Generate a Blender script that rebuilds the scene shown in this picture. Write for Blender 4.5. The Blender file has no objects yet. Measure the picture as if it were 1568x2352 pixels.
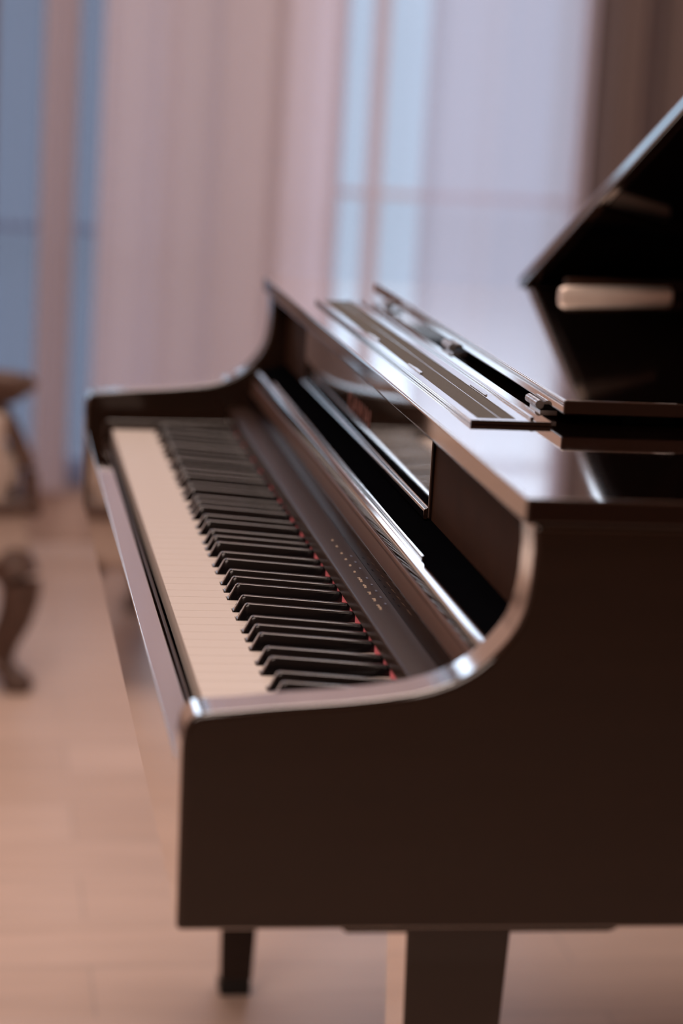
import bpy, bmesh, math, random
from mathutils import Vector, Matrix
random.seed(7)
S = bpy.context.scene
COL = S.collection
ZO = 0.72            # height of the white key tops above the floor
PI = math.pi

# ------------------------------------------------------------------ materials
def newmat(name):
    m = bpy.data.materials.new(name); m.use_nodes = True
    nt = m.node_tree; nt.nodes.clear()
    return m, nt, nt.nodes, nt.links

def principled(name, col, rough=0.5, metal=0.0, spec=0.5, noise=0.0, nscale=8.0, bump=0.0, stretch=(1, 1, 1), coat=0.0, sheen=0.0):
    m, nt, N, L = newmat(name)
    o = N.new('ShaderNodeOutputMaterial'); b = N.new('ShaderNodeBsdfPrincipled')
    b.inputs['Base Color'].default_value = (*col, 1); b.inputs['Roughness'].default_value = rough
    b.inputs['Metallic'].default_value = metal; b.inputs['Specular IOR Level'].default_value = spec
    b.inputs['Coat Weight'].default_value = coat; b.inputs['Sheen Weight'].default_value = sheen
    L.new(b.outputs[0], o.inputs[0])
    if noise > 0 or bump > 0:
        tc = N.new('ShaderNodeTexCoord'); mp = N.new('ShaderNodeMapping'); mp.inputs['Scale'].default_value = stretch
        nz = N.new('ShaderNodeTexNoise'); nz.inputs['Scale'].default_value = nscale; nz.inputs['Detail'].default_value = 5
        L.new(tc.outputs['Object'], mp.inputs[0]); L.new(mp.outputs[0], nz.inputs['Vector'])
        if noise > 0:
            r = N.new('ShaderNodeValToRGB')
            r.color_ramp.elements[0].position = .3; r.color_ramp.elements[1].position = .7
            r.color_ramp.elements[0].color = (*[c * (1 - noise) for c in col], 1)
            r.color_ramp.elements[1].color = (*[min(1, c * (1 + noise)) for c in col], 1)
            L.new(nz.outputs['Fac'], r.inputs[0]); L.new(r.outputs[0], b.inputs['Base Color'])
        if bump > 0:
            bp = N.new('ShaderNodeBump'); bp.inputs['Strength'].default_value = bump; bp.inputs['Distance'].default_value = .002
            L.new(nz.outputs['Fac'], bp.inputs['Height']); L.new(bp.outputs[0], b.inputs['Normal'])
    return m

def lacquer(name, col, ramp, rough=0.04, tint=(1, .97, .95)):
    """polished lacquer: dark body colour under a clear coat whose mirror reflection rises towards grazing view"""
    m, nt, N, L = newmat(name)
    o = N.new('ShaderNodeOutputMaterial'); mx = N.new('ShaderNodeMixShader')
    d = N.new('ShaderNodeBsdfDiffuse'); g = N.new('ShaderNodeBsdfGlossy')
    g.inputs['Roughness'].default_value = rough; g.inputs['Color'].default_value = (*tint, 1)
    tc = N.new('ShaderNodeTexCoord'); mp = N.new('ShaderNodeMapping'); mp.inputs['Scale'].default_value = (3, 3, 40)
    nz = N.new('ShaderNodeTexNoise'); nz.inputs['Scale'].default_value = 2.0; nz.inputs['Detail'].default_value = 6
    cr = N.new('ShaderNodeValToRGB')
    cr.color_ramp.elements[0].color = (*[c * .8 for c in col], 1); cr.color_ramp.elements[1].color = (*[c * 1.2 for c in col], 1)
    L.new(tc.outputs['Object'], mp.inputs[0]); L.new(mp.outputs[0], nz.inputs['Vector'])
    L.new(nz.outputs['Fac'], cr.inputs[0]); L.new(cr.outputs[0], d.inputs['Color'])
    lw = N.new('ShaderNodeLayerWeight'); lw.inputs['Blend'].default_value = .5
    rp = N.new('ShaderNodeValToRGB'); e = rp.color_ramp.elements
    e[0].position, e[1].position = ramp[0][0], ramp[-1][0]
    e[0].color = (ramp[0][1],) * 3 + (1,); e[1].color = (ramp[-1][1],) * 3 + (1,)
    for p_, v in ramp[1:-1]:
        k = e.new(p_); k.color = (v, v, v, 1)
    L.new(lw.outputs['Facing'], rp.inputs[0]); L.new(rp.outputs[0], mx.inputs['Fac'])
    L.new(d.outputs[0], mx.inputs[1]); L.new(g.outputs[0], mx.inputs[2]); L.new(mx.outputs[0], o.inputs[0])
    return m

def fabric(name, col, transl, transp=0.0, tcol=None):
    m, nt, N, L = newmat(name)
    o = N.new('ShaderNodeOutputMaterial')
    d = N.new('ShaderNodeBsdfDiffuse'); t = N.new('ShaderNodeBsdfTranslucent'); mx = N.new('ShaderNodeMixShader')
    tc = N.new('ShaderNodeTexCoord'); nz = N.new('ShaderNodeTexNoise'); nz.inputs['Scale'].default_value = 60
    cr = N.new('ShaderNodeValToRGB')
    cr.color_ramp.elements[0].color = (*[c * .93 for c in col], 1); cr.color_ramp.elements[1].color = (*[min(1, c * 1.05) for c in col], 1)
    L.new(tc.outputs['Object'], nz.inputs['Vector']); L.new(nz.outputs['Fac'], cr.inputs[0]); L.new(cr.outputs[0], d.inputs['Color'])
    t.inputs['Color'].default_value = (*(tcol or col), 1)
    mx.inputs['Fac'].default_value = transl
    L.new(d.outputs[0], mx.inputs[1]); L.new(t.outputs[0], mx.inputs[2])
    if transp > 0:
        tr = N.new('ShaderNodeBsdfTransparent'); m2 = N.new('ShaderNodeMixShader'); m2.inputs['Fac'].default_value = transp
        L.new(mx.outputs[0], m2.inputs[1]); L.new(tr.outputs[0], m2.inputs[2]); L.new(m2.outputs[0], o.inputs[0])
    else:
        L.new(mx.outputs[0], o.inputs[0])
    return m

RAMP = [(0, .035), (.35, .07), (.6, .45), (.74, .88), (1, .98)]
M = {}
M['lacquer'] = lacquer('dark_brown_lacquer', (.012, .0052, .0034), RAMP, .045)
M['side'] = lacquer('dark_brown_side_lacquer', (.0125, .0058, .0036), [(0, .03), (.35, .05), (.55, .40), (.68, .90), (1, .98)], .09)
M['satin'] = principled('satin_brown', (.030, .0125, .0075), .55, spec=.10, noise=.15, nscale=30)
M['panelbar'] = principled('matte_brown_panel', (.019, .0088, .0062), .34, spec=.17, noise=.08, nscale=400)
M['black'] = principled('matte_black', (.0014, .0014, .0019), .85, spec=.0, noise=.1, nscale=50)
M['liprail'] = principled('satin_brown_lip', (.085, .042, .030), .36, spec=.5, noise=.06, nscale=60)
M['blackgloss'] = lacquer('black_polish', (.002, .002, .0026), [(0, .03), (.5, .06), (.8, .20), (1, .8)], .03, (1, .85, .8))
M['white'] = principled('ivory_white', (.49, .42, .38), .34, spec=.35, noise=.02, nscale=3)
M['blackkey'] = lacquer('black_key', (.003, .0024, .0026), [(0, .025), (.4, .04), (.62, .14), (.76, .46), (1, .95)], .13, (1, .94, .92))
M['redfelt'] = principled('red_felt', (.60, .16, .19), .95, spec=.05, noise=.2, nscale=300, bump=.3)
M['greyfelt'] = principled('grey_felt', (.044, .038, .032), .95, spec=.1, noise=.25, nscale=500, bump=.4, sheen=.3)
M['chrome'] = principled('nickel', (.72, .68, .66), .22, metal=1, noise=.03, nscale=60)
M['brass'] = principled('satin_champagne_metal', (.86, .70, .60), .42, metal=.55, spec=.6, noise=.03, nscale=60)
M['gold'] = principled('copper_lettering', (.17, .060, .048), .5, metal=.1, noise=.05, nscale=60)
M['ink'] = principled('cream_ink', (.24, .17, .12), .6, noise=.05, nscale=90)
M['inkblue'] = principled('blue_grey_ink', (.05, .055, .09), .6, noise=.05, nscale=90)
M['rubber'] = principled('black_rubber', (.006, .005, .005), .6, noise=.1, nscale=60)
M['wallpaint'] = principled('beige_wall_paint', (.62, .49, .44), .85, spec=.1, noise=.03, nscale=5, bump=.05)
M['darkwall'] = principled('dim_room_wall', (.060, .038, .030), .6, spec=.2, noise=.2, nscale=4, stretch=(6, 6, 1))  # dark colour stands in for a dim room behind the camera
M['ceilpaint'] = principled('white_ceiling_paint', (.75, .68, .62), .9, spec=.1, noise=.02, nscale=5)
M['base'] = principled('taupe_skirting_paint', (.50, .37, .32), .5, noise=.05, nscale=10)
M['winframe'] = principled('pinkish_white_frame_paint', (.62, .55, .58), .5, noise=.03, nscale=20)
M['uph'] = principled('taupe_upholstery', (.46, .36, .31), .9, spec=.1, noise=.12, nscale=150, bump=.3, sheen=.2)
M['chairwood'] = principled('dark_walnut', (.085, .048, .036), .45, spec=.3, noise=.3, nscale=12, stretch=(8, 8, 1))
M['drape'] = fabric('pale_pink_drape', (.76, .65, .635), .42, tcol=(.90, .81, .92))
M['sheer'] = fabric('lilac_sheer', (.66, .53, .53), .55, .30, tcol=(.66, .58, .64))
M['dusky'] = fabric('vignetted_pink_drape', (.50, .41, .42), .30, tcol=(.62, .54, .62))  # pink cloth darkened to carry the vignetting on the left
M['thin'] = fabric('thin_white_sheer', (.66, .56, .56), .60, .74, tcol=(.80, .74, .80))
M['dense'] = fabric('dimmed_left_sheer', (.14, .13, .15), .5, .19, tcol=(.18, .19, .26))  # cloth darkened to dim the left window towards the picture edge
M['taupe'] = fabric('vignetted_taupe_drape', (.20, .15, .14), .15)  # taupe darkened to stand in for vignetting at the picture edges
M['lampmetal'] = principled('white_lamp_metal', (.7, .66, .62), .4, noise=.02, nscale=20)

def floor_mat():
    m, nt, N, L = newmat('pale_plank_floor')
    o = N.new('ShaderNodeOutputMaterial'); b = N.new('ShaderNodeBsdfPrincipled'); L.new(b.outputs[0], o.inputs[0])
    tc = N.new('ShaderNodeTexCoord')
    br = N.new('ShaderNodeTexBrick'); br.inputs['Scale'].default_value = 1.0
    br.inputs['Brick Width'].default_value = 1.3; br.inputs['Row Height'].default_value = .16; br.inputs['Mortar Size'].default_value = .0015
    br.inputs['Color1'].default_value = (.60, .425, .345, 1); br.inputs['Color2'].default_value = (.66, .48, .40, 1); br.inputs['Mortar'].default_value = (.44, .33, .28, 1)
    mp = N.new('ShaderNodeMapping'); mp.inputs['Scale'].default_value = (1.5, 14, 1)
    nz = N.new('ShaderNodeTexNoise'); nz.inputs['Scale'].default_value = 2.2; nz.inputs['Detail'].default_value = 6
    mx = N.new('ShaderNodeMixRGB'); mx.blend_type = 'MULTIPLY'; mx.inputs[0].default_value = .35
    L.new(tc.outputs['Object'], br.inputs['Vector']); L.new(tc.outputs['Object'], mp.inputs[0]); L.new(mp.outputs[0], nz.inputs['Vector'])
    L.new(br.outputs['Color'], mx.inputs[1]); L.new(nz.outputs['Fac'], mx.inputs[2]); L.new(mx.outputs[0], b.inputs['Base Color'])
    b.inputs['Roughness'].default_value = .38; b.inputs['Specular IOR Level'].default_value = .35
    return m
M['floor'] = floor_mat()

def glass_mat():
    m, nt, N, L = newmat('window_glass')
    o = N.new('ShaderNodeOutputMaterial'); t = N.new('ShaderNodeBsdfTransparent'); g = N.new('ShaderNodeBsdfGlossy')
    g.inputs['Roughness'].default_value = .02; t.inputs['Color'].default_value = (.94, .97, .98, 1)
    mx = N.new('ShaderNodeMixShader'); mx.inputs['Fac'].default_value = .06
    L.new(t.outputs[0], mx.inputs[1]); L.new(g.outputs[0], mx.inputs[2]); L.new(mx.outputs[0], o.inputs[0])
    return m
M['glass'] = glass_mat()

# ------------------------------------------------------------------ mesh helpers
def link(name, bm, mat, parent=None, origin=(0, 0, 0), smooth=False, bevel=0.0, seg=3, angle=35):
    """bm is in world coordinates; origin = world location of the parent empty"""
    bmesh.ops.recalc_face_normals(bm, faces=bm.faces[:])
    me = bpy.data.meshes.new(name)
    if parent is not None:
        bm.transform(Matrix.Translation(-Vector(origin)))
    bm.to_mesh(me); bm.free(); me.materials.append(mat)
    if smooth or bevel:
        for f in me.polygons: f.use_smooth = True
    if smooth and not bevel:
        me.set_sharp_from_angle(angle=math.radians(angle))
    o = bpy.data.objects.new(name, me); COL.objects.link(o)
    if parent is not None: o.parent = parent
    if bevel:
        b = o.modifiers.new('edge', 'BEVEL'); b.width = bevel; b.segments = seg; b.limit_method = 'ANGLE'
        b.angle_limit = math.radians(angle); b.harden_normals = True
    return o

def prism_xz(bm, prof, y0, y1):
    a = [bm.verts.new((x, y0, z)) for x, z in prof]; b = [bm.verts.new((x, y1, z)) for x, z in prof]
    n = len(prof)
    bm.faces.new(a); bm.faces.new(b[::-1])
    for i in range(n): bm.faces.new((a[i], b[i], b[(i + 1) % n], a[(i + 1) % n]))
    return bm

def prism_xy(bm, prof, z0, z1):
    a = [bm.verts.new((x, y, z0)) for x, y in prof]; b = [bm.verts.new((x, y, z1)) for x, y in prof]
    n = len(prof)
    bm.faces.new(a); bm.faces.new(b[::-1])
    for i in range(n): bm.faces.new((a[i], b[i], b[(i + 1) % n], a[(i + 1) % n]))
    return bm

def box(bm, x0, x1, y0, y1, z0, z1):
    return prism_xy(bm, [(x0, y0), (x1, y0), (x1, y1), (x0, y1)], z0, z1)

def tube(bm, pts, radii, seg=16, axis_hint=Vector((0, 0, 1)), squash=1.0):
    rings = []
    n = len(pts); P = [Vector(p) for p in pts]
    for i in range(n):
        d = (P[min(i + 1, n - 1)] - P[max(i - 1, 0)]).normalized()
        h = axis_hint if abs(d.dot(axis_hint)) < .95 else Vector((1, 0, 0))
        u = d.cross(h).normalized(); v = d.cross(u).normalized(); r = radii[i] if hasattr(radii, '__len__') else radii
        rings.append([bm.verts.new(P[i] + u * r * math.cos(2 * PI * k / seg) + v * r * squash * math.sin(2 * PI * k / seg)) for k in range(seg)])
    for i in range(n - 1):
        for k in range(seg):
            bm.faces.new((rings[i][k], rings[i][(k + 1) % seg], rings[i + 1][(k + 1) % seg], rings[i + 1][k]))
    bm.faces.new(rings[0][::-1]); bm.faces.new(rings[-1])
    return bm

def spline(pts, n=8):
    P = [Vector(p) for p in pts]; out = []
    for i in range(len(P) - 1):
        p0, p1, p2, p3 = P[max(i - 1, 0)], P[i], P[i + 1], P[min(i + 2, len(P) - 1)]
        for k in range(n):
            t = k / n
            out.append(.5 * ((2 * p1) + (p2 - p0) * t + (2 * p0 - 5 * p1 + 4 * p2 - p3) * t * t + (-p0 + 3 * p1 - 3 * p2 + p3) * t ** 3))
    out.append(P[-1]); return out

def B(): return bmesh.new()

def empty(name, loc, label=None, cat=None, group=None):
    o = bpy.data.objects.new(name, None); COL.objects.link(o); o.location = loc; o.empty_display_size = .1
    if label: o['label'] = label
    if cat: o['category'] = cat
    if group: o['group'] = group
    return o

def struct(o): o['kind'] = 'structure'; return o

# ------------------------------------------------------------------ the piano
PO = (0.35, 0.611, 0.0)
piano = empty('grand_piano', PO, 'dark brown lacquered digital grand piano with its lid raised and keyboard open', 'piano')
def zz(prof): return [(x, z + ZO) for x, z in prof]
def part(name, bm, mat, parent=None, **k):
    # sub-parts keep their own origin at the piano's base
    o = link(name, bm, mat, parent or piano, PO, **k)
    return o

Y0, Y1 = -.0900, 1.3128          # outer faces of the two cheeks
TH = .040
arm = [(-.0284, -.1125), (-.0300, .015), (-.0284, .0265), (-.0255, .0325), (-.0208, .0358), (-.010, .0372), (.004, .0382), (.0322, .0410), (.055, .0427), (.0779, .0447),
       (.100, .0473), (.1209, .0508), (.135, .0545), (.1467, .0590), (.156, .0640), (.1636, .0692), (.171, .0758), (.1772, .0826), (.183, .0900), (.1879, .0985),
       (.191, .1075), (.193, .117), (.1945, .130), (.195, .148), (.1935, .1655), (.72, .1655), (.72, -.1125)]
for nm, a, b in (('near', Y0, Y0 + TH), ('far', Y1 - TH, Y1)):
    part('side_panel', prism_xz(B(), zz(arm), a, b), M['side'], bevel=.004, seg=4, angle=40)
# end blocks between keys and cheeks
blk = [(-.010, -.03), (-.010, .006), (-.006, .0105), (.150, .0125), (.150, -.03)]
part('key_block', prism_xz(B(), zz(blk), Y0 + TH, -.001), M['lacquer'], bevel=.002)
part('key_block', prism_xz(B(), zz(blk), 1.223, Y1 - TH), M['lacquer'], bevel=.002)
# front panel, key slip
part('front_panel', box(B(), -.0262, -.012, Y0 + TH, Y1 - TH, ZO - .1115, ZO - .0205), M['lacquer'], bevel=.0015)
part('key_slip', box(B(), -.0284, -.0097, Y0 + TH, Y1 - TH, ZO - .0190, ZO - .0113), M['lacquer'], bevel=.0012)
part('key_rail', box(B(), -.0072, -.0040, Y0 + TH, Y1 - TH, ZO - .030, ZO - .0135), M['panelbar'], bevel=.0008)
part('bottom_board', box(B(), -.02, .70, Y0 + TH, Y1 - TH, ZO - .1118, ZO - .096), M['satin'])

# keyboard -----------------------------------------------------------------
kb = part('keyboard', box(B(), -.002, .150, .0, 1.2222, ZO - .060, ZO - .0225), M['black'])
W = .0235
OFF = {'C': .0212, 'D': .0493, 'F': .0908, 'G': .1175, 'A': .1442}
HB = .0068                                        # half width of the slot left for a black key
LET = ['C', 'D', 'E', 'F', 'G', 'A', 'B']
def slot(letter):
    """cut-ins measured from the key's bass edge: (bass side, treble side)"""
    i = LET.index(letter); b0, b1 = i * W, (i + 1) * W
    lo = hi = 0
    for v in OFF.values():
        if v - HB < b0 < v + HB: lo = v + HB - b0
        if v - HB < b1 < v + HB: hi = b1 - (v - HB)
    return lo, hi
def white_mesh(letter, kind=''):
    lo, hi = slot(letter)
    if kind == 'first': lo = 0
    if kind == 'last': lo = hi = 0
    g = .00006; L0, L1, LB = 0.0, .1481, .0492
    # local y runs from bass edge (0) towards treble (-W)
    prof = [(L0, -g), (LB, -g)]
    if lo: prof += [(LB, -lo), (L1, -lo)]
    else: prof += [(L1, -g)]
    if hi: prof += [(L1, -W + hi), (LB, -W + hi), (LB, -W + g)]
    else: prof += [(L1, -W + g)]
    prof += [(L0, -W + g)]
    bm = B(); prism_xy(bm, prof, -.0195, 0)
    bmesh.ops.recalc_face_normals(bm, faces=bm.faces[:])
    top = [e for e in bm.edges if all(v.co.z > -.001 for v in e.verts)]
    fr = [e for e in bm.edges if all(v.co.x < .001 for v in e.verts) and abs(e.verts[0].co.z - e.verts[1].co.z) > .01]
    bmesh.ops.bevel(bm, geom=top + fr, offset=.0003, segments=2, affect='EDGES', clamp_overlap=True)
    me = bpy.data.meshes.new('white_key'); bm.to_mesh(me); bm.free(); me.materials.append(M['white'])
    return me
WM = {l: white_mesh(l) for l in LET}; WM['first'] = white_mesh('A', 'first'); WM['last'] = white_mesh('C', 'last')
def bass_edge(octave, i): return .188 + (7 - octave) * .1645 - i * W     # Y of the bass edge of a white key
def add_key(name, me, y):
    o = bpy.data.objects.new(name, me); COL.objects.link(o); o.parent = kb
    o.location = (-PO[0], y - PO[1], ZO); return o
add_key('white_key', WM['first'], bass_edge(0, 5)); add_key('white_key', WM['B'], bass_edge(0, 6))
for oc in range(1, 8):
    for i, l in enumerate(LET): add_key('white_key', WM[l], bass_edge(oc, i))
add_key('white_key', WM['last'], bass_edge(8, 0))
def black_mesh():
    bm = B()
    X0, X1 = .0502, .1492
    # plinth, slanted nose, long top that falls slightly to the rear
    def ring(x, zb, zt, wb, wt, c):
        return [(x, -wb, zb), (x, -wt, zt - c), (x, -wt + c, zt), (x, wt - c, zt), (x, wt, zt - c), (x, wb, zb)]
    secs = [[(X0, -.0056, -.006), (X0, -.0056, .0002), (X0, -.0052, .0006), (X0, .0052, .0006), (X0, .0056, .0002), (X0, .0056, -.006)],
            ring(X0 + .0012, -.006, .0014, .0056, .0050, .0006),
            ring(X0 + .0016, -.006, .0026, .0056, .0048, .0008),
            ring(X0 + .0066, -.006, .0118, .0056, .0044, .0010),
            ring(X0 + .0078, -.006, .0130, .0056, .0043, .0012),
            ring(X0 + .0100, -.006, .0133, .0056, .0043, .0012),
            ring(X0 + .0500, -.006, .0106, .0056, .0043, .0012),
            ring(X1, -.006, .0072, .0056, .0043, .0012)]
    R = [[bm.verts.new(v) for v in s] for s in secs]
    for a, b in zip(R, R[1:]):
        for k in range(6): bm.faces.new((a[k], a[(k + 1) % 6], b[(k + 1) % 6], b[k]))
    bm.faces.new(R[0]); bm.faces.new(R[-1][::-1])
    bmesh.ops.recalc_face_normals(bm, faces=bm.faces[:])
    me = bpy.data.meshes.new('black_key'); bm.to_mesh(me); bm.free(); me.materials.append(M['blackkey'])
    for f in me.polygons: f.use_smooth = True
    me.set_sharp_from_angle(angle=math.radians(50))
    return me
BK = black_mesh()
add_key('black_key', BK, .188 + 7 * .1645 - OFF['A'])
for oc in range(1, 8):
    for n in 'CDFGA': add_key('black_key', BK, .188 + (7 - oc) * .1645 - OFF[n])
part('felt_strip', box(B(), .1482, .1499, .0, 1.2225, ZO - .012, ZO + .0080), M['redfelt'], kb)

# control bar behind the keys ------------------------------------------------
bar = [(.1500, -.02), (.1500, .0084), (.1463, .0084), (.1463, .0192), (.1465, .0204), (.1471, .0212), (.1484, .0219), (.1512, .0228), (.1560, .0236), (.1610, .0240), (.1665, .0242), (.1716, .0240), (.1716, -.02)]
cp = part('control_panel', prism_xz(B(), zz(bar), Y0 + TH, Y1 - TH), M['panelbar'], smooth=True, angle=40)
def bar_z(x):
    return .0236 + (x - .156) * .07
def mark(bm, y, ln, x0, x1):
    a = [(x0, y), (x1, y), (x1, y + ln), (x0, y + ln)]
    lo = [bm.verts.new((x, yy, ZO + bar_z(x) - .0002)) for x, yy in a]; hi = [bm.verts.new((x, yy, ZO + bar_z(x) + .00025)) for x, yy in a]
    bm.faces.new(hi); bm.faces.new(lo[::-1])
    for i in range(4): bm.faces.new((lo[i], lo[(i + 1) % 4], hi[(i + 1) % 4], hi[i]))
for y, n in ((.246, 5), (.274, 3), (.297, 3), (.320, 4), (.341, 5), (.376, 2), (.400, 2), (.424, 2), (.448, 2), (.476, 2), (.502, 2)):
    bm = B()
    for k in range(n): mark(bm, y + k * .0034, .0026, .1584 + .0006 * (k % 2), .1604 + .0004 * (k % 3))
    part('button_label', bm, M['ink'], cp)
for y in (.262, .284, .306, .328, .352, .388, .412, .436):
    bm = B(); mark(bm, y, .005, .1655, .1671); part('button_mark', bm, M['inkblue'], cp)

# fallboard with its lip -----------------------------------------------------
fb = [(.1716, .005), (.1718, .0238), (.1745, .0392), (.1790, .0392), (.1790, .005)]
fall = part('fallboard', prism_xz(B(), zz(fb), Y0 + TH, Y1 - TH), M['blackgloss'], bevel=.0006)
lip = [(.1746, .0396), (.1738, .0405), (.1736, .0418), (.1752, .0545), (.1760, .0556), (.1768, .0585), (.1774, .0590), (.1780, .0576), (.1788, .0578)]
lip += [(.1762, .0612), (.1764, .0630)]
lipA = [(.1748, .0394), (.1738, .0402), (.1735, .0418), (.1752, .0545), (.1746, .0556), (.1749, .0585), (.1756, .0594), (.1830, .0594), (.1830, .0394)]
part('lip_rail', prism_xz(B(), zz(lipA), Y0 + TH, Y1 - TH), M['liprail'], fall, bevel=.0007, seg=3)
lipB = [(.1772, .0594), (.1772, .0604), (.1756, .0606), (.1752, .0614), (.1751, .0630), (.1752, .0670), (.1755, .0694), (.1759, .0708), (.1763, .0714), (.1788, .0733), (.1796, .0736), (.1812, .0736), (.1822, .0731), (.1830, .0715), (.1830, .0594)]
part('lip_nose', prism_xz(B(), zz(lipB), Y0 + TH, Y1 - TH), M['lacquer'], fall, smooth=True, angle=16)
part('stop_strip', box(B(), .1832, .1852, .2136, 1.14, ZO + .0700, ZO + .0762), M['lacquer'], fall, bevel=.0004)
ledge = [(.1830, .060), (.1830, .0713), (.2150, .0795), (.2150, .060)]
part('ledge', prism_xz(B(), zz(ledge), Y0 + TH, Y1 - TH), M['black'])
# nameboard and its polished plate
nb = part('nameboard', box(B(), .2150, .2280, Y0 + TH, Y1 - TH, ZO + .055, ZO + .1655), M['satin'])
plate = part('nameplate', box(B(), .2117, .2150, .336, 1.084, ZO + .080, ZO + .1655), M['lacquer'], nb, bevel=.0020, seg=4)
part('plate_sill', prism_xz(B(), zz([(.2117, .0798), (.2090, .0798), (.2084, .0810), (.2084, .0870), (.2090, .0886), (.2117, .0900)]), .338, 1.082), M['lacquer'], nb, bevel=.0006, seg=2)

def text_mesh(body, size):
    c = bpy.data.curves.new('t', 'FONT'); c.body = body; c.size = size; c.extrude = .0003; c.space_character = 1.15
    o = bpy.data.objects.new('t', c); COL.objects.link(o)
    bpy.context.view_layer.update()
    dg = bpy.context.evaluated_depsgraph_get()
    me = bpy.data.meshes.new_from_object(o.evaluated_get(dg)); bpy.data.objects.remove(o); return me
me = text_mesh('KAWAI', .025)
bm = B(); bm.from_mesh(me)
xs = [v.co.x for v in bm.verts]; ys = [v.co.y for v in bm.verts]
sx, sy = .128 / (max(xs) - min(xs)), .0185 / (max(ys) - min(ys)); cx, cy = (max(xs) + min(xs)) / 2, (max(ys) + min(ys)) / 2
for v in bm.verts:
    x, y, z = v.co
    v.co = (.2116 - z, .702 - (x - cx) * sx, ZO + .1145 + (y - cy) * sy)
part('logo_lettering', bm, M['gold'], plate)

# top plate, lids -------------------------------------------------------------
top = [(.1874, .1660), (.1874, .1838), (.520, .1838), (.520, .1660)]
part('top_board', prism_xz(B(), zz(top), Y0, Y1), M['lacquer'], bevel=.0022, seg=4)
# front leaf of the lid, lying on small bumpers
fold = part('front_lid', box(B(), .2884, .72, .2112, 1.090, ZO + .1926, ZO + .2040), M['lacquer'], bevel=.0016, seg=4)
for y in (.292, .640, .985):
    bm = B()
    for k in range(3):
        a = y - .0185 + k * .0125
        tube(bm, [(.2850, a, ZO + .1905), (.2850, a + .0115, ZO + .1905)], .0036, 14)
    box(bm, .286, .300, y - .018, y + .018, ZO + .1838, ZO + .1858)
    box(bm, .286, .300, y - .018, y + .018, ZO + .1908, ZO + .1926)
    part('hinge', bm, M['chrome'], fold, smooth=True, angle=40)
for y in (.40, .85):
    part('lid_bumper', box(B(), .40, .44, y, y + .03, ZO + .1838, ZO + .1926), M['rubber'], fold)
# music desk lying flat in front of the lid
desk = part('music_desk', box(B(), .2128, .2776, .2030, 1.0400, ZO + .1840, ZO + .1860), M['lacquer'], bevel=.0007)
bm = B()
for x0, x1, y0, y1 in ((.2128, .2205, .203, 1.040), (.2515, .2776, .203, 1.040), (.2205, .2515, .203, .2125), (.2205, .2515, 1.026, 1.040)):
    box(bm, x0, x1, y0, y1, ZO + .1860, ZO + .1876)
part('desk_frame', bm, M['lacquer'], desk, bevel=.0004, seg=2)
part('felt_panel', box(B(), .2207, .2513, .2127, 1.0258, ZO + .1860, ZO + .1867), M['greyfelt'], desk)
part('page_ledge', box(B(), .2625, .2655, .212, 1.034, ZO + .1876, ZO + .1897), M['lacquer'], desk, bevel=.0007)
part('felt_seam', box(B(), .2385, .2392, .2127, 1.0258, ZO + .1867, ZO + .1872), M['lacquer'], desk)
for x, y in ((.2215, .452), (.2215, .672), (.2530, .33)):
    part('page_clip', prism_xy(B(), [(x, y), (x + .0022, y + .004), (x + .0022, y + .026), (x, y + .058), (x - .001, y + .058), (x - .001, y)], ZO + .1872, ZO + .1886), M['chrome'], desk)

# raised main lid, hinged along the bass side
hy, hz, ang = 1.250, .1862, math.radians(21.35)
lw = 1.32
def lidpt(u, w, x):       # u along the leaf from the hinge, w thickness upwards
    return (x, hy - u * math.cos(ang) + w * math.sin(ang), ZO + hz + u * math.sin(ang) + w * math.cos(ang))
out = [(.500, 0), (1.30, 0), (1.36, .22), (1.30, .52), (1.12, .74), (.96, .92), (.86, 1.12), (.80, lw), (.500, lw)]
bm = B()
lo = [bm.verts.new(lidpt(u, 0, x)) for x, u in out]; hi = [bm.verts.new(lidpt(u, .0165, x)) for x, u in out]
bm.faces.new(lo); bm.faces.new(hi[::-1])
for i in range(len(out)):
    j = (i + 1) % len(out); bm.faces.new((lo[i], lo[j], hi[j], hi[i]))
mainlid = part('raised_lid', bm, M['lacquer'], bevel=.003, seg=4)
bm = B()
inn = [(.512, .012), (1.28, .012), (1.33, .22), (1.27, .50), (1.09, .72), (.93, .90), (.83, 1.10), (.775, lw - .02), (.512, lw - .02)]
lo = [bm.verts.new(lidpt(u, -.0012, x)) for x, u in inn]; hi = [bm.verts.new(lidpt(u, .001, x)) for x, u in inn]
bm.faces.new(lo); bm.faces.new(hi[::-1])
for i in range(len(inn)):
    j = (i + 1) % len(inn); bm.faces.new((lo[i], lo[j], hi[j], hi[i]))
part('lid_lining', bm, M['blackgloss'], mainlid)
bm = B(); tube(bm, [(.515, hy + .012, ZO + .1895), (1.28, hy + .012, ZO + .1895)], .0052, 14)
part('lid_hinge', bm, M['brass'], mainlid, smooth=True)
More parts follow.
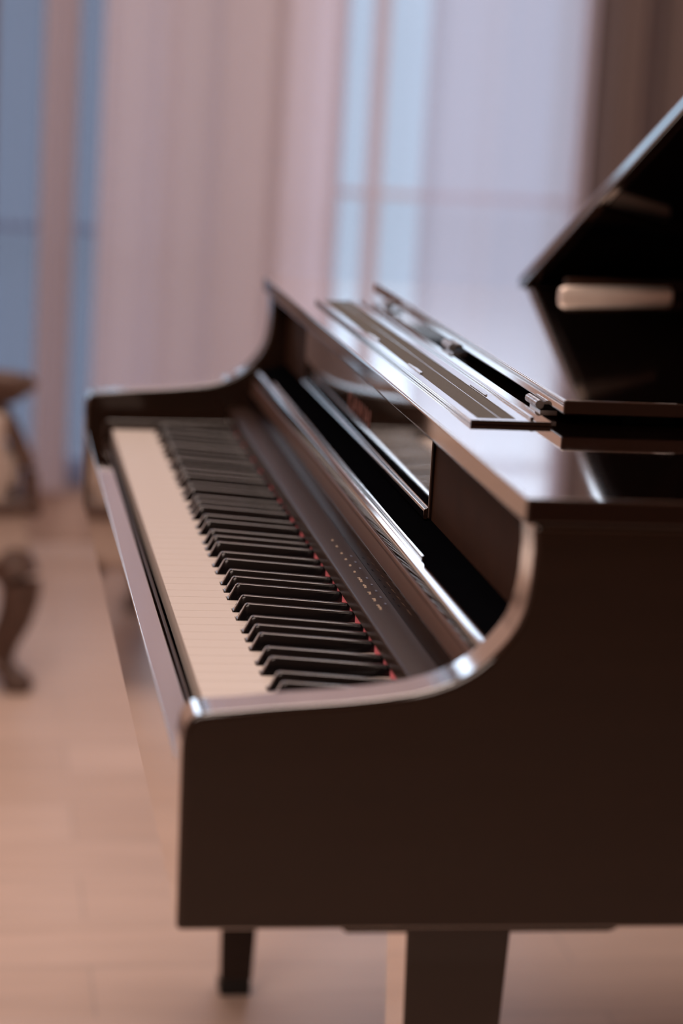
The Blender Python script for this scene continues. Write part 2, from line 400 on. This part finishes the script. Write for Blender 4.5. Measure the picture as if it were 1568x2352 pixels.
# light padded rest rail on the front leaf, under the raised lid
def railshape(x0, ya, x1, yb):
    bm = B(); rows = []
    for x, y in ((x0, ya), (x0 + .006, ya + .002), (x1 - .003, yb), (x1, yb)):
        t = 1 if x0 < x < x1 else .8
        rows.append([bm.verts.new((x, y + .010 - .010 * t * math.cos(PI * k / 14) , ZO + .2040 + .0125 * t * math.sin(PI * k / 14) ** .6)) for k in range(15)])
    for a, b in zip(rows, rows[1:]):
        for k in range(15): bm.faces.new((a[k], a[(k + 1) % 15], b[(k + 1) % 15], b[k]))
    bm.faces.new(rows[0]); bm.faces.new(rows[-1][::-1]); return bm
part('lid_rest_rail', railshape(.490, 1.000, .636, 1.048), M['brass'], smooth=True, angle=60)
part('lid_rest_block', prism_xy(B(), [(.505, 1.040), (.660, 1.075), (.660, 1.085), (.505, 1.055)], ZO + .2040, ZO + .222), M['satin'], bevel=.003)
bm = B(); tube(bm, [(.625, .92, ZO + .204), (.630, .905, ZO + .335)], .011, 14)
part('lid_prop', bm, M['satin'], smooth=True)
# inside and rear rim
part('sound_board', box(B(), .50, 1.20, Y0 + TH, Y1 - TH, ZO + .06, ZO + .075), M['black'])
def rim():
    bm = B()
    o = [(.72, Y0), (.80, Y0), (.90, -.04), (1.0, .10), (1.10, .30), (1.24, .50), (1.36, .72), (1.42, .95), (1.40, 1.16), (1.28, 1.29), (1.12, Y1), (.72, Y1)]
    P = spline([(x, y, 0) for x, y in o], 5)
    n = len(P); rows = []
    for i, p in enumerate(P):
        d = (P[min(i + 1, n - 1)] - P[max(i - 1, 0)]).normalized(); nr = Vector((-d.y, d.x, 0)) * .036
        q = p + nr
        rows.append([bm.verts.new((p.x, p.y, ZO - .1125)), bm.verts.new((p.x, p.y, ZO + .1655)), bm.verts.new((q.x, q.y, ZO + .1655)), bm.verts.new((q.x, q.y, ZO - .1125))])
    for a, b in zip(rows, rows[1:]):
        for k in range(4): bm.faces.new((a[k], a[(k + 1) % 4], b[(k + 1) % 4], b[k]))
    bm.faces.new(rows[0]); bm.faces.new(rows[-1][::-1]); return bm
part('rear_rim', rim(), M['side'], smooth=True, angle=50)
# legs
def leg(cx, cy):
    bm = B(); w0, w1 = .0385, .0205
    zt, zb = ZO - .1168, .022
    lo = [bm.verts.new((cx + sx * w1, cy + sy * w1, zb)) for sx, sy in ((-1, -1), (1, -1), (1, 1), (-1, 1))]
    hi = [bm.verts.new((cx + sx * w0, cy + sy * w0, zt)) for sx, sy in ((-1, -1), (1, -1), (1, 1), (-1, 1))]
    bm.faces.new(lo[::-1]); bm.faces.new(hi)
    for i in range(4): bm.faces.new((lo[i], lo[(i + 1) % 4], hi[(i + 1) % 4], hi[i]))
    l = part('leg', bm, M['lacquer'], bevel=.002)
    part('leg_foot', box(B(), cx - .0195, cx + .0195, cy - .0195, cy + .0195, 0, .0225), M['rubber'], l, bevel=.002)
for cx, cy in ((.1795, .020), (.1795, 1.200), (1.12, .95)):
    leg(cx, cy)
for y0, y1 in ((-.084, .085), (1.135, 1.306)):
    part('leg_plate', prism_xz(B(), zz([(.082, -.1125), (.0845, -.1150), (.087, -.1168), (.268, -.1168), (.2725, -.1150), (.275, -.1125)]), y0, y1), M['lacquer'])
part('leg_plate', box(B(), 1.06, 1.18, .88, 1.02, ZO - .1195, ZO - .096), M['lacquer'])
part('rear_bottom_board', prism_xy(B(), [(.70, Y0 + TH), (.85, .0), (1.05, .28), (1.22, .55), (1.36, .85), (1.35, 1.15), (1.2, 1.26), (.70, Y1 - TH)], ZO - .1118, ZO - .096), M['satin'])

# ------------------------------------------------------------------ armchair at the left, behind the piano
CX, CY = -.452, 2.79
ch = empty('armchair', (CX, CY, 0), 'carved dark wood armchair in taupe upholstery beyond the far end of the piano', 'armchair')
ch.rotation_euler = (0, 0, PI / 2 + .26)
def cpart(name, bm, mat, parent=None, **k):
    bm.transform(Matrix.Translation((CX, CY, 0)))
    return link(name, bm, mat, parent or ch, (CX, CY, 0), **k)
def cab(sx, sy):
    pts = spline([(.296 * sx, .288 * sy, .248), (.322 * sx, .306 * sy, .205), (.314 * sx, .302 * sy, .145), (.288 * sx, .288 * sy, .085), (.286 * sx, .287 * sy, .045), (.318 * sx, .305 * sy, .020)], 6)
    n = len(pts); r = [.026 * (1 - i / (n - 1)) ** 1.1 + .0175 for i in range(n)]
    bm = tube(B(), pts, r, 14)
    tube(bm, [(.322 * sx, .306 * sy, .0), (.322 * sx, .306 * sy, .012), (.320 * sx, .305 * sy, .034)], [.022, .031, .020], 14)
    return bm
for sx in (-1, 1):
    for sy in (-1, 1): cpart('leg', cab(sx, sy), M['chairwood'], smooth=True, angle=70)
cpart('seat_rail', box(B(), -.330, .330, -.325, .318, .236, .345), M['uph'], bevel=.022)
bm = B()
for y in (-.312, .312): tube(bm, [(x / 10 * .335, y * 1.045, .352 + .010 * math.cos(x / 10 * PI)) for x in range(-10, 11)], .0125, 10)
for x in (-.336, .336): tube(bm, [(x, y / 10 * .312, .350) for y in range(-10, 11)], .0125, 10)
cpart('rail_molding', bm, M['chairwood'], smooth=True)
cpart('seat_cushion', box(B(), -.315, .315, -.312, .230, .362, .455), M['uph'], bevel=.035, seg=5)
cpart('backrest', prism_xy(B(), [(-.31, .215), (.31, .215), (.31, .30), (-.31, .30)], .36, .98), M['uph'], bevel=.035, seg=5)
pts = spline([(-.318, .275, .35), (-.335, .29, .70), (-.29, .305, .98), (-.12, .31, 1.03), (0, .31, 1.06), (.12, .31, 1.03), (.29, .305, .98), (.335, .29, .70), (.318, .275, .35)], 6)
cpart('back_frame', tube(B(), pts, .022, 12), M['chairwood'], smooth=True)
for sx in (-1, 1):
    cpart('arm_panel', prism_xy(B(), [(.268 * sx, -.272), (.330 * sx, -.272), (.330 * sx, .25), (.268 * sx, .25)], .352, .520), M['uph'], bevel=.012)
    pts = spline([(.318 * sx, -.322, .340), (.322 * sx, -.318, .41), (.304 * sx, -.290, .48), (.292 * sx, -.262, .53), (.300 * sx, -.270, .562)], 6)
    n = len(pts)
    cpart('arm_post', tube(B(), pts, [.0135 + .013 * (i / n) ** 2 for i in range(n)], 12), M['chairwood'], smooth=True)
    pts = spline([(.298 * sx, -.300, .560), (.300 * sx, -.275, .568), (.300 * sx, -.10, .580), (.305 * sx, .12, .590), (.318 * sx, .28, .62)], 6)
    cpart('armrest', tube(B(), pts, [.034, .036] + [.026] * (len(pts) - 2), 14), M['chairwood'], smooth=True)

# ------------------------------------------------------------------ the room
XL, XR, YB, YW, H = -3.2, 3.4, -4.2, 3.86, 2.75
struct(link('floor', box(B(), XL - .2, XR + .2, YB - .2, YW + .2, -.12, 0), M['floor']))
struct(link('ceiling', box(B(), XL - .2, XR + .2, YB - .2, YW + .2, H, H + .12), M['ceilpaint']))
struct(link('wall_left', box(B(), XL - .15, XL, YB, YW, 0, H), M['wallpaint']))
struct(link('wall_right', box(B(), XR, XR + .15, YB, YW, 0, H), M['wallpaint']))
struct(link('wall_front', box(B(), XL - .15, XR + .15, YB - .15, YB, 0, H), M['darkwall']))
# back wall with its tall windows
WIN = [(-.62, .45, .16, 2.35, [-.02 + .027, .34], .745), (.565, 1.30, .16, 2.35, [.774], .862)]
bm = B(); xs = XL - .15
for x0, x1, z0, z1, _, _ in WIN:
    box(bm, xs, x0, YW, YW + .15, 0, H); box(bm, x0, x1, YW, YW + .15, 0, z0); box(bm, x0, x1, YW, YW + .15, z1, H); xs = x1
box(bm, xs, XR + .15, YW, YW + .15, 0, H)
struct(link('wall_back', bm, M['wallpaint']))
for i, (x0, x1, z0, z1, mull, tr) in enumerate(WIN):
    w = struct(empty('window_%d' % (i + 1), ((x0 + x1) / 2, YW + .06, z0)))
    og = ((x0 + x1) / 2, YW + .06, z0); bm = B(); f = .035
    for a in ((x0, x0 + f, z0, z1), (x1 - f, x1, z0, z1), (x0 + f, x1 - f, z0, z0 + f), (x0 + f, x1 - f, z1 - f, z1)):
        box(bm, a[0], a[1], YW + .03, YW + .09, a[2], a[3])
    link('window_frame', bm, M['winframe'], w, og)
    bm = B()
    for m_ in mull: box(bm, m_ - .018, m_ + .018, YW + .04, YW + .08, z0 + f, z1 - f)
    for t_ in (tr, tr + .75): box(bm, x0 + f, x1 - f, YW + .045, YW + .075, t_ - .008, t_ + .008)
    link('glazing_bars', bm, M['winframe'], w, og)
    link('window_pane', box(B(), x0 + f, x1 - f, YW + .058, YW + .062, z0 + f, z1 - f), M['glass'], w, og)
for nm, a in (('baseboard_back', (XL, XR, YW - .016, YW, 0, .125)), ('baseboard_left', (XL, XL + .016, YB, YW - .016, 0, .125)), ('baseboard_right', (XR - .016, XR, YB, YW - .016, 0, .125))):
    struct(link(nm, box(B(), *a), M['base'], bevel=.004))

# curtains in front of the windows ------------------------------------------
def curtain(x0, x1, z0, z1, y, amp, wave, seed):
    rnd = random.Random(seed); bm = B(); n = max(12, int((x1 - x0) / .006)); m = 14
    ph = [rnd.uniform(0, 6.28) for _ in range(4)]
    front = []
    for j in range(m + 1):
        v = j / m; row = []
        for i in range(n + 1):
            x = x0 + (x1 - x0) * i / n
            s = math.sin(2 * PI * x / wave + ph[0] + .35 * math.sin(x * 9 + ph[1])) + .35 * math.sin(2 * PI * x / (wave * .47) + ph[2])
            row.append(bm.verts.new((x + .006 * math.sin(v * 3 + ph[3]), y + amp * s * (1 - .35 * v) + .004 * math.sin(v * 5 + x * 6), z0 + (z1 - z0) * v)))
        front.append(row)
    for j in range(m):
        for i in range(n): bm.faces.new((front[j][i], front[j][i + 1], front[j + 1][i + 1], front[j + 1][i]))
    return bm
def add_curtain(name, label, mat, x0, x1, seed, y=3.76, amp=.022, wave=.12, z0=.14, group=None):
    o = link(name, curtain(x0, x1, z0, 2.745, y, amp, wave, seed), mat, smooth=True, angle=180)
    o['label'] = label; o['category'] = 'curtain'
    if group: o['group'] = group
    return o
add_curtain('sheer_curtain', 'darkened sheer curtain over the left window, glowing blue above the armchair', M['dense'], -.300, .50, 21, y=3.826, amp=.007, wave=.16)
add_curtain('sheer_curtain', 'thin sheer curtain over the middle window, with the two brightest blue strips', M['thin'], .54, .885, 22, y=3.826, amp=.007, wave=.16)
add_curtain('curtain', 'vignette-darkened taupe curtain behind the armchair, at the left edge of the picture', M['taupe'], -.325, -.126, 3, y=3.745, amp=.022)
add_curtain('curtain', 'narrow vignette-darkened pink curtain fold between two blue gaps above the armchair', M['dusky'], -.022, .058, 31, y=3.75, amp=.010, wave=.06)
add_curtain('curtain', 'wide pale pink curtain hanging between the two windows, left of the two brightest blue strips', M['drape'], .105, .664, 5, y=3.75, amp=.014, wave=.15)
add_curtain('curtain', 'lilac sheer curtain right of the brightest window gap, above the folded lid', M['sheer'], .862, 1.235, 8, amp=.012, wave=.19)
add_curtain('curtain', 'vignette-darkened taupe curtain behind the edge of the raised piano lid', M['taupe'], 1.24, 1.93, 11, y=3.70, amp=.034, wave=.12)

# ------------------------------------------------------------------ light
w = bpy.data.worlds.new('sky'); S.world = w; w.use_nodes = True
nt = w.node_tree; nt.nodes.clear(); N, L = nt.nodes, nt.links
wo = N.new('ShaderNodeOutputWorld'); bg = N.new('ShaderNodeBackground'); tc = N.new('ShaderNodeTexCoord'); sp = N.new('ShaderNodeSeparateXYZ'); cr = N.new('ShaderNodeValToRGB')
mr = N.new('ShaderNodeMapRange'); mr.inputs[1].default_value = -.3; mr.inputs[2].default_value = .7
L.new(tc.outputs['Generated'], sp.inputs[0]); L.new(sp.outputs['Z'], mr.inputs[0]); L.new(mr.outputs[0], cr.inputs[0]); L.new(cr.outputs[0], bg.inputs[0]); L.new(bg.outputs[0], wo.inputs[0])
e = cr.color_ramp.elements
e[0].position = 0; e[0].color = (.40, .49, .62, 1); e[1].position = 1; e[1].color = (1.5, 1.8, 2.4, 1)
k = e.new(.31); k.color = (.44, .545, .70, 1); k = e.new(.40); k.color = (.52, .63, .80, 1); k = e.new(.47); k.color = (2.0, 2.25, 2.7, 1)
bg.inputs['Strength'].default_value = 1.25

def area(name, loc, rot, sx, sy, power, col):
    l = bpy.data.lights.new(name, 'AREA'); l.shape = 'RECTANGLE'; l.size = sx; l.size_y = sy; l.energy = power; l.color = col
    o = bpy.data.objects.new(name, l); COL.objects.link(o); o.location = loc; o.rotation_euler = rot; return o
area('unseen_fill_light', (-.9, -1.1, 2.70), (0, 0, 0), 1.8, 1.8, 92, (1, .83, .74))  # added warm fill, set so the chair's shadow falls out of view
area('unseen_fill_light', (.2, 2.0, 2.70), (0, 0, 0), 1.4, 1.4, 46, (1, .83, .74))  # second added warm fill, over the floor beyond the piano

# ------------------------------------------------------------------ camera
def cam():
    yaw, pitch, roll = .1675, .1987, .0573
    cy, sy, cp_, sp_ = math.cos(yaw), math.sin(yaw), math.cos(pitch), math.sin(pitch)
    f = Vector((sy * cp_, cy * cp_, -sp_)); r = Vector((cy, -sy, 0)); u = r.cross(f)
    c, s = math.cos(roll), math.sin(roll)
    r2 = r * c + u * s; u2 = u * c - r * s
    d = bpy.data.cameras.new('camera'); o = bpy.data.objects.new('camera', d); COL.objects.link(o)
    m = Matrix((( r2.x, u2.x, -f.x), (r2.y, u2.y, -f.y), (r2.z, u2.z, -f.z))).to_4x4()
    m.translation = Vector((-.1688, -1.4785, ZO + .4555)); o.matrix_world = m
    d.sensor_fit = 'HORIZONTAL'; d.sensor_width = 24; d.lens = 5157.43 / 1568 * 24
    d.clip_start = .05
    d.dof.use_dof = True; d.dof.focus_distance = 1.90; d.dof.aperture_fstop = 2.8
    S.camera = o
cam()
S.view_settings.view_transform = 'Standard'; S.view_settings.look = 'None'; S.view_settings.gamma = 1; S.view_settings.use_curve_mapping = False
S.view_settings.exposure = 0.0
S.cycles.use_denoising = True
S.cycles.max_bounces = 10; S.cycles.transparent_max_bounces = 12
S.cycles.sample_clamp_indirect = 6
